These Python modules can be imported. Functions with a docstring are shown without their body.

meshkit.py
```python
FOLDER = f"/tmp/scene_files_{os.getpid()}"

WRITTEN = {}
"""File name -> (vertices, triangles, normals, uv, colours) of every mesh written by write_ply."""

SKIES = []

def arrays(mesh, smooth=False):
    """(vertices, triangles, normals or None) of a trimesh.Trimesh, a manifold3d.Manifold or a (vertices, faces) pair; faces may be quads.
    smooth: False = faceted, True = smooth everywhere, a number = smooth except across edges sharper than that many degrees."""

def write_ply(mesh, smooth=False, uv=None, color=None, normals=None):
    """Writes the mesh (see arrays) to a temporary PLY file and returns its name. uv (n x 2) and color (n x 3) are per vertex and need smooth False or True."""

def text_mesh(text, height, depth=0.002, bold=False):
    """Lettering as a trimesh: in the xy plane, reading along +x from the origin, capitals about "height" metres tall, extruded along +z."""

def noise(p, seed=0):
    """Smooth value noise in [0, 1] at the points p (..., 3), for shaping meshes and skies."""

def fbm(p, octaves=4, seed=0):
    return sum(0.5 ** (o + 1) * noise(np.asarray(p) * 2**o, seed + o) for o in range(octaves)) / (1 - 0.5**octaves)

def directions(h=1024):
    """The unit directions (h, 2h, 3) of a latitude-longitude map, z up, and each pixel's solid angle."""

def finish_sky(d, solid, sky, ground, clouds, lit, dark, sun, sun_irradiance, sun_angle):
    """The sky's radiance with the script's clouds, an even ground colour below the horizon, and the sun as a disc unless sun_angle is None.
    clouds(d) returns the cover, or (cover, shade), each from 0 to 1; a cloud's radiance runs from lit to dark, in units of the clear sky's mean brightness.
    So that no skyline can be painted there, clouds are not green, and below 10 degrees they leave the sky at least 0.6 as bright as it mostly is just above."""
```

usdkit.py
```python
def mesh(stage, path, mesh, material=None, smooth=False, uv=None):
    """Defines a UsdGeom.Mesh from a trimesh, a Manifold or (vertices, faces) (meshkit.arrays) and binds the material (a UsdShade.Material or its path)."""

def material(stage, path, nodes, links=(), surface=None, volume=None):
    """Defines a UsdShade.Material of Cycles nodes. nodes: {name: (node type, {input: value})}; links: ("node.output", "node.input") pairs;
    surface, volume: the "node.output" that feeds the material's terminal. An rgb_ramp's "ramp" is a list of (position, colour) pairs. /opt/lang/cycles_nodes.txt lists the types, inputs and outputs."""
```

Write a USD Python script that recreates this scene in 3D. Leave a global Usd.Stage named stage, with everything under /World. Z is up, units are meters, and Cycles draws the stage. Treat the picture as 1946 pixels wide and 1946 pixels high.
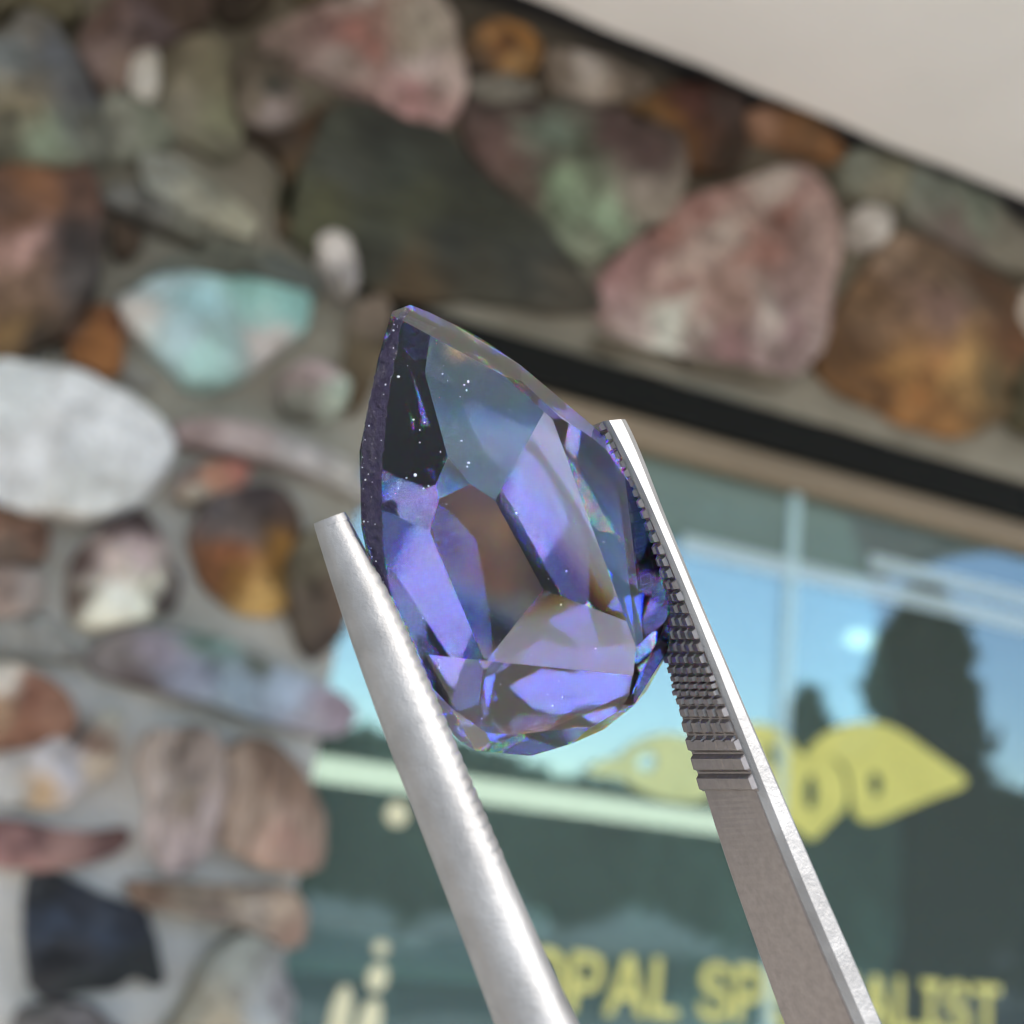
import math, random
import numpy as np, trimesh, shapely, shapely.geometry as sg
import usdkit, meshkit
from pxr import Usd, UsdGeom, UsdLux, UsdShade, Gf, Sdf, Vt
random.seed(7); RNG = np.random.default_rng(7)
stage = Usd.Stage.CreateInMemory()
UsdGeom.SetStageUpAxis(stage, 'Z'); UsdGeom.SetStageMetersPerUnit(stage, 1.0)
W = UsdGeom.Xform.Define(stage, '/World'); stage.SetDefaultPrim(W.GetPrim())
UsdGeom.Scope.Define(stage, '/World/Looks')

# ------------------------------------------------------------------ camera
FPX = 2105.0; SIZE = 1946.0
unit = lambda v: np.asarray(v, float) / np.linalg.norm(v)
up_c = unit([927, 7473, -2105])                 # the world's axes as the camera sees them
ax_c = unit([5500, -1275, -2105]); ax_c = unit(ax_c - up_c * (ax_c @ up_c))
ay_c = np.cross(up_c, ax_c)
R = np.stack([ax_c, ay_c, up_c])                # camera vector -> world vector
EYE = np.array([0.0, -0.8, 1.6])
FOCUS = 0.0418
cam = UsdGeom.Camera.Define(stage, '/World/camera')
cam.CreateHorizontalApertureAttr(36.0); cam.CreateVerticalApertureAttr(36.0)
cam.CreateFocalLengthAttr(36.0 * FPX / SIZE); cam.CreateFStopAttr(36.0 * FPX / SIZE / 0.80)
cam.CreateFocusDistanceAttr(FOCUS); cam.CreateClippingRangeAttr(Gf.Vec2f(0.004, 2000))
EXPOSURE = 1.34
cam.CreateExposureAttr(EXPOSURE)
m4 = np.eye(4); m4[:3, :3] = R; m4[:3, 3] = EYE
cam.AddTransformOp().Set(Gf.Matrix4d(*m4.T.ravel().tolist()))

# ------------------------------------------------------------------ sky and sun
SUN = unit([0.22, -0.74, 0.60])
dome = UsdLux.DomeLight.Define(stage, '/World/sky')
sky = usdkit.material(stage, '/World/Looks/sky', {
    's': ('sky_texture', {'sky_type': 'single_scattering', 'sun_disc': False, 'aerosol_density': 0.3, 'air_density': 0.9, 'sun_elevation': math.asin(SUN[2]), 'sun_rotation': math.atan2(SUN[0], SUN[1])}),
    'b': ('background_shader', {'strength': 0.15})}, [('s.color', 'b.color')], surface='b.background')
UsdShade.MaterialBindingAPI.Apply(dome.GetPrim()).Bind(sky)
dome.GetPrim().SetCustomDataByKey('kind', 'structure')
sun = UsdLux.DistantLight.Define(stage, '/World/sun')
sun.CreateIntensityAttr(0.80); sun.CreateAngleAttr(0.5); sun.CreateColorAttr(Gf.Vec3f(1.0, 0.95, 0.88))
sun.GetPrim().CreateAttribute('inputs:normalize', Sdf.ValueTypeNames.Bool).Set(True)
zz = SUN; xx = unit(np.cross([0, 0, 1], zz)); yy = np.cross(zz, xx)
ms = np.eye(4); ms[:3, :3] = np.stack([xx, yy, zz], 1)
sun.AddTransformOp().Set(Gf.Matrix4d(*ms.T.ravel().tolist()))

# ------------------------------------------------------------------ helpers
def ray(px, py):
    """World direction of a point of the photograph (coordinates out of 1932), depth 1."""
    k = SIZE / 1932
    return R @ np.array([(px * k - SIZE / 2) / FPX, -(py * k - SIZE / 2) / FPX, -1.0])
def at(px, py, Y=0.0):
    d = ray(px, py); return EYE + d * ((Y - EYE[1]) / d[1])
def deep(px, py, d): return EYE + ray(px, py) * d
CR, CU, CF = R @ [1, 0, 0], R @ [0, 1, 0], R @ [0, 0, -1]   # right, up, forward in the world
def lin(c): 
    c = np.asarray(c, float) / 255
    return np.where(c < 0.04045, c / 12.92, ((c + 0.055) / 1.055) ** 2.4)
used = {}
def path_for(name, parent=None):
    base = (parent.GetPath().pathString if parent else '/World') + '/' + name
    n = used.get(base, 0); used[base] = n + 1
    return base if n == 0 else f'{base}_{n:03d}'
def tag(o, label=None, cat=None, group=None, kind=None):
    o = o.GetPrim() if hasattr(o, 'GetPrim') else o
    for k, v in (('label', label), ('category', cat), ('group', group), ('kind', kind)):
        if v: o.SetCustomDataByKey(k, v)
    return o
def thing(name, label, cat, loc=(0, 0, 0), group=None):
    x = UsdGeom.Xform.Define(stage, path_for(name)); x.AddTranslateOp().Set(Gf.Vec3d(*map(float, loc)))
    x.GetPrim().SetCustomDataByKey('origin', ' '.join(map(str, loc)))
    return tag(x.GetPrim(), label, cat, group)
def origin(p):
    while p and p.GetPath().pathString != '/World':
        o = p.GetCustomDataByKey('origin')
        if o: return np.array(list(map(float, o.split())))
        p = p.GetParent()
    return np.zeros(3)
def obj(name, mesh, mat, parent=None, smooth=False, cd=None, extra=None):
    """One Mesh prim; its vertices are given in world space."""
    v, f, n = meshkit.arrays(mesh, smooth)
    v = v - (origin(parent) if parent else 0)
    m = usdkit.mesh(stage, path_for(name, parent), (v, f), mat)
    if n is not None:
        m.CreateNormalsAttr(Vt.Vec3fArray.FromNumpy(n.astype(np.float32))); m.SetNormalsInterpolation('vertex')
    if cd is not None:
        UsdGeom.PrimvarsAPI(m).CreatePrimvar('tone', Sdf.ValueTypeNames.Color3fArray, 'vertex').Set(Vt.Vec3fArray.FromNumpy(np.asarray(cd, np.float32)))
    if extra is not None:
        UsdGeom.PrimvarsAPI(m).CreatePrimvar(extra[0], Sdf.ValueTypeNames.FloatArray, 'vertex').Set(Vt.FloatArray.FromNumpy(np.asarray(extra[1], np.float32)))
    return m.GetPrim()
def box(lo, hi):
    b = trimesh.creation.box(np.subtract(hi, lo)); b.apply_translation(np.add(hi, lo) / 2); return b
def cbox(lo, hi, c=0.002):
    """A box with chamfered edges."""
    lo, hi = np.array(lo, float), np.array(hi, float); p = []
    for k in range(3):
        for s in np.ndindex(2, 2, 2):
            q = np.where(np.array(s) == 0, lo + c, hi - c); q[k] = (lo, hi)[s[k]][k]; p.append(q)
    return trimesh.Trimesh(p).convex_hull
def tubem(pts, r, sides=12):
    import importlib
    p = np.asarray(pts, float); r = np.broadcast_to(r, len(p)); t = np.gradient(p, axis=0); t /= np.linalg.norm(t, axis=1, keepdims=True)
    ref = np.array([0, 0, 1.0]) if abs(t[0][2]) < 0.9 else np.array([1.0, 0, 0])
    a = np.cross(t, ref); a /= np.linalg.norm(a, axis=1, keepdims=True); b = np.cross(t, a)
    ang = np.arange(sides) * 2 * np.pi / sides
    v = p[:, None] + r[:, None, None] * (np.cos(ang)[None, :, None] * a[:, None] + np.sin(ang)[None, :, None] * b[:, None])
    return loft(v)
def loft(rings, cap=True):
    rings = np.asarray(rings); n, s = rings.shape[:2]; v = rings.reshape(-1, 3); f = []
    for i in range(n - 1):
        for j in range(s):
            a, b = i * s + j, i * s + (j + 1) % s
            f += [[a, b, b + s], [a, b + s, a + s]]
    v = list(v)
    if cap:
        for i, flip in ((0, True), (n - 1, False)):
            c = len(v); v.append(rings[i].mean(0))
            for j in range(s):
                a, b = i * s + j, i * s + (j + 1) % s
                f.append([c, b, a] if flip else [c, a, b])
    m = trimesh.Trimesh(np.array(v), f, process=False)
    m.fix_normals(); return m

# ------------------------------------------------------------------ materials
def mat(name, color, rough=0.6, metallic=0.0, bump=0, bscale=200, var=0.0, vscale=20, spec=0.5, **kw):
    n = {'p': ('principled_bsdf', {'base_color': tuple(color), 'roughness': rough, 'metallic': metallic, 'specular_ior_level': spec, **kw}), 'g': ('geometry', {})}
    l = []
    if var:
        n['n'] = ('noise_texture', {'scale': vscale, 'detail': 5, 'roughness': 0.6})
        n['r'] = ('rgb_ramp', {'ramp': [(0.3, tuple(np.array(color) * (1 - var))), (0.7, tuple(np.minimum(np.array(color) * (1 + var), 0.95)))]})
        l += [('g.position', 'n.vector'), ('n.fac', 'r.fac'), ('r.color', 'p.base_color')]
    if bump:
        n['bn'] = ('noise_texture', {'scale': bscale, 'detail': 6, 'roughness': 0.65}); n['b'] = ('bump', {'strength': 1.0, 'distance': bump})
        l += [('g.position', 'bn.vector'), ('bn.fac', 'b.height'), ('b.normal', 'p.normal')]
    return usdkit.material(stage, '/World/Looks/' + name, n, l, surface='p.BSDF')
def stone_mat(name, rough=0.7, scale=28, amount=0.35, streak=(1, 1, 1), rot=(0, 0, 0), bump=0.007):
    return usdkit.material(stage, '/World/Looks/' + name, {
        'g': ('geometry', {}), 'mp': ('mapping', {'scale': streak, 'rotation': rot}), 'a': ('attribute', {'attribute': 'tone'}),
        'n': ('noise_texture', {'scale': scale, 'detail': 9, 'roughness': 0.75, 'distortion': 0.9}),
        'r': ('rgb_ramp', {'ramp': [(0.30, (1 - amount, 1 - amount * 1.04, 1 - amount * 1.1)), (0.5, (1, 1, 1)), (0.70, (1 + amount * .8,) * 3)]}),
        'n2': ('noise_texture', {'scale': scale * 2.1, 'detail': 8, 'roughness': 0.7, 'distortion': 1.4}), 'r2': ('rgb_ramp', {'ramp': [(0.36, (.48, .45, .42)), (0.47, (1, 1, 1)), (0.60, (1, 1, 1)), (0.70, (1.3, 1.28, 1.25))]}), 'm2': ('mix', {'mix_type': 'multiply', 'fac': min(1.0, amount * 1.6)}), 'm': ('mix', {'mix_type': 'multiply', 'fac': 1.0}), 'b': ('bump', {'distance': bump, 'strength': 1.0}),
        'p': ('principled_bsdf', {'roughness': rough, 'specular_ior_level': 0.4})},
        [('g.position', 'mp.vector'), ('mp.vector', 'n.vector'), ('n.fac', 'r.fac'), ('a.color', 'm.color1'), ('r.color', 'm.color2'), ('mp.vector', 'n2.vector'), ('n2.fac', 'r2.fac'), ('m.color', 'm2.color1'), ('r2.color', 'm2.color2'), ('m2.color', 'p.base_color'),
         ('n.fac', 'b.height'), ('b.normal', 'p.normal')], surface='p.BSDF')
STONE = {'plain': stone_mat('stone_plain', 0.75, 26, 0.42), 'mottled': stone_mat('stone_mottled', 0.65, 30, 0.75),
         'streaky': stone_mat('stone_streaky', 0.7, 24, 0.75, (3.5, 1, 0.5), (0, 0.15, 0)), 'slate': stone_mat('stone_slate', 0.6, 26, 0.65, (0.7, 1, 3), (0, -0.25, 0)),
         'glossy': stone_mat('stone_glossy', 0.4, 30, 0.7)}
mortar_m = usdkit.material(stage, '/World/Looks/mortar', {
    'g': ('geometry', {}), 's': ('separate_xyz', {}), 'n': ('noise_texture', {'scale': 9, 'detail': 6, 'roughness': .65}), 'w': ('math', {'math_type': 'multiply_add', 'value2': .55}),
    'mr': ('map_range', {'from_min': 2.46, 'from_max': 1.86, 'to_min': 0, 'to_max': 1, 'clamp': True}), 'r': ('rgb_ramp', {'ramp': [(0, (.165, .142, .105)), (.5, (.32, .29, .235)), (1, (.52, .495, .45))]}),  # ramp puts the shade near the eave into the mortar colour
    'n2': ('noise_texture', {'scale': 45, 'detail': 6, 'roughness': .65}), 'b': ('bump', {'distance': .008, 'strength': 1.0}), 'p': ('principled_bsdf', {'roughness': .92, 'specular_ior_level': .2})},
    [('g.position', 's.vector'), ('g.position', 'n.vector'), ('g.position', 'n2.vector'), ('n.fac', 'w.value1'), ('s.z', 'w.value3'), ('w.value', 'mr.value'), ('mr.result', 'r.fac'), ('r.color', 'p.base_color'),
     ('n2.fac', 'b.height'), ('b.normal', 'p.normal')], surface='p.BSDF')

# ------------------------------------------------------------------ ground
road_m = mat('asphalt', (0.075, 0.075, 0.078), 0.9, var=0.25, vscale=6)
walk_m = mat('pavement', (0.57, 0.50, 0.42), 0.9, var=0.10, vscale=3)
sheet = lambda x0, x1, y0, y1, z: trimesh.Trimesh([[x0, y0, z], [x1, y0, z], [x1, y1, z], [x0, y1, z]], [[0, 1, 2], [0, 2, 3]], process=False)
tag(obj('road', sheet(-600, 600, -600, -3.4, -.13), road_m), kind='structure')
tag(obj('pavement', box((-60, -3.6, -.4), (60, 1.0, 0)), walk_m), kind='structure')

# ------------------------------------------------------------------ the stone wall round the window
GLASS_Y = 0.035
corner = at(748, 556)                            # upper left corner of the opening, on the wall's face
X0, Z0 = corner[0], corner[2]
ZS = at(1400, 190)[2]                            # underside of the eave
XL, XR = -1.6, 2.6
poly = sg.Polygon([(XL, 0.0), (X0, 0.0), (X0, Z0), (XR, Z0), (XR, ZS + 0.1), (XL, ZS + 0.1)])
near = sg.box(at(-150, 900)[0] - .1, at(400, 2000)[2] - .1, at(2050, 500)[0] + .1, ZS + .1)
def wall_mesh():
    """The bed of mortar: an L of lumpy cement with returns 0.16 m deep."""
    step = 0.02; vs = []; fs = []
    xs = np.unique(np.concatenate([np.arange(-0.75, X0, step), [X0], np.arange(X0 + step, 1.25, step)]))
    zs = np.unique(np.concatenate([np.arange(0.9, Z0, step), [Z0], np.arange(Z0 + step, ZS + .09, step)]))
    gx, gz = np.meshgrid(xs, zs, indexing='ij')
    p = np.stack([gx, 0 * gx, gz], -1)
    y = (meshkit.fbm(p * 14 + 3, 4) - 0.5) * 0.030 + .013
    p[..., 1] = y; n = len(zs)
    idx = np.arange(gx.size).reshape(gx.shape)
    for i in range(len(xs) - 1):
        for j in range(len(zs) - 1):
            if xs[i] >= X0 - 1e-9 and zs[j] < Z0 - 1e-9: continue
            a, b, c, d = idx[i, j], idx[i + 1, j], idx[i + 1, j + 1], idx[i, j + 1]
            fs += [[a, b, c], [a, c, d]]
    v = list(p.reshape(-1, 3)); ix = int(np.argmin(abs(xs - X0))); iz = int(np.argmin(abs(zs - Z0)))
    def strip(line):
        k = len(v)
        for q in line: v.append(v[q]); v.append(np.array([v[q][0], 0.16, v[q][2]]))
        for i in range(len(line) - 1):
            a = k + 2 * i; fs.extend([[a, a + 1, a + 3], [a, a + 3, a + 2]])
    strip([idx[ix, j] for j in range(iz + 1)]); strip([idx[i, iz] for i in range(ix, len(xs))])
    return trimesh.Trimesh(np.array(v), fs, process=False)
wall = thing('stone_wall', 'wall of many coloured rough stones set in grey mortar round the shop window', 'wall')
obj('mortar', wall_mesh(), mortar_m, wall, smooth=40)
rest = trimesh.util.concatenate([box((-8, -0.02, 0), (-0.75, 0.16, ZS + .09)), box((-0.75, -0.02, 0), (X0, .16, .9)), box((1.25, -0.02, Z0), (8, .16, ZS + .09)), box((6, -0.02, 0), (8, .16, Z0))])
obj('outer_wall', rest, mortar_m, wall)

def chaikin(p, n=2, cut=0.25):
    p = np.asarray(p, float)
    for _ in range(n):
        q = np.roll(p, -1, 0); p = np.stack([(1 - cut) * p + cut * q, cut * p + (1 - cut) * q], 1).reshape(-1, 2)
    return p
K_TOP, K_LOW = np.array([.72, .70, .66]), np.array([.84, .85, .86])     # how bright a white card would look high under the eave, and low on the wall
def albedo(rgb, py):
    k = K_TOP + (K_LOW - K_TOP) * np.clip(py / 1300, 0, 1)
    a = lin(rgb) / k
    return np.clip(a, 0.010, 0.80)
def stone(outline, spots, kind='plain', h=0.022, label=None, rough=0.05, base=0.004):
    """A stone bedded in the wall. outline: its edge as traced on the wall's face; spots: (x, y, colour) of its own colouring."""
    pts = np.array([at(x, y) for x, y in outline])[:, [0, 2]]
    o = chaikin(pts, 1, .17); o = o.mean(0) + (o - o.mean(0)) * 1.085; ring = sg.LinearRing(o); N = 56
    o = np.array([ring.interpolate(t, True).coords[0] for t in np.arange(N) / N])
    c = np.array(sg.Polygon(o).representative_point().coords[0]) * 0.3 + np.array(sg.Polygon(o).centroid.coords[0]) * 0.7
    size = math.sqrt(abs(sg.Polygon(o).area)); seed = int(abs(c[0] * 1000) + abs(c[1] * 777)) % 1000
    wob = meshkit.fbm(np.c_[o / size * 3.2, np.zeros(N)] + seed, 3) - 0.5
    o = c + (o - c) * (1 + wob[:, None] * 3.2 * rough)
    prof = [(1.01, 0.032), (1.0, 0.002), (0.985, -0.45 * h), (0.95, -0.72 * h), (0.87, -0.9 * h), (0.70, -0.98 * h), (0.50, -1.0 * h), (0.30, -1.0 * h), (0.14, -1.0 * h)]
    rings = []
    for s, y in prof:
        q = c + (o - c) * s
        p3 = np.stack([q[:, 0], np.full(N, y), q[:, 1]], 1)
        bumpy = meshkit.fbm(p3 / size * 4 + seed, 4) - 0.5
        if s < 1: p3[:, 1] += bumpy * min(h, 0.03) * 2.0
        rings.append(p3)
    v = np.concatenate(rings); f = []
    cr = np.random.default_rng(seed)
    for q in range(7):                              # broken faces: a few flat planes cut off the dome
        th = cr.uniform(0, 2 * np.pi); sl = cr.uniform(.15, .60); e = np.array([math.cos(th), math.sin(th)])
        lim = -h * cr.uniform(.80, 1.02) + sl * ((v[:, [0, 2]] - c) @ e + cr.uniform(-.05, .22) * size)
        v[N:, 1] = np.maximum(v[N:, 1], np.minimum(lim[N:], -.002))
    for i in range(len(prof) - 1):
        for j in range(N):
            a, b = i * N + j, i * N + (j + 1) % N; f += [[a, b, b + N], [a, b + N, a + N]]
    v = np.vstack([v, v[-N:].mean(0)]); k = (len(prof) - 1) * N
    f += [[k + j, k + (j + 1) % N, len(v) - 1] for j in range(N)]
    m = trimesh.Trimesh(v, f, process=False)
    if m.face_normals[len(f) // 2][1] > 0: m.invert()
    sp = np.array([at(x, y)[[0, 2]] for x, y, *_ in spots]); al = np.array([albedo(s[2], s[1]) for s in spots])
    q = v[:, [0, 2]] + (np.stack([meshkit.fbm(v / size * 5 + 40 + seed, 3), meshkit.fbm(v / size * 5 + 90 + seed, 3)], 1) - 0.5) * size * 0.28
    d = np.linalg.norm(q[:, None] - sp[None], axis=2) + 0.025 * size
    w = d ** -4.0; w /= w.sum(1, keepdims=True)
    al = np.clip(al.mean(0) * (al / al.mean(0)) ** 1.25, .008, .8)
    p = obj('stone', m, STONE[kind], wall, smooth=True, cd=w @ al)
    if label: tag(p, label)
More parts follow.
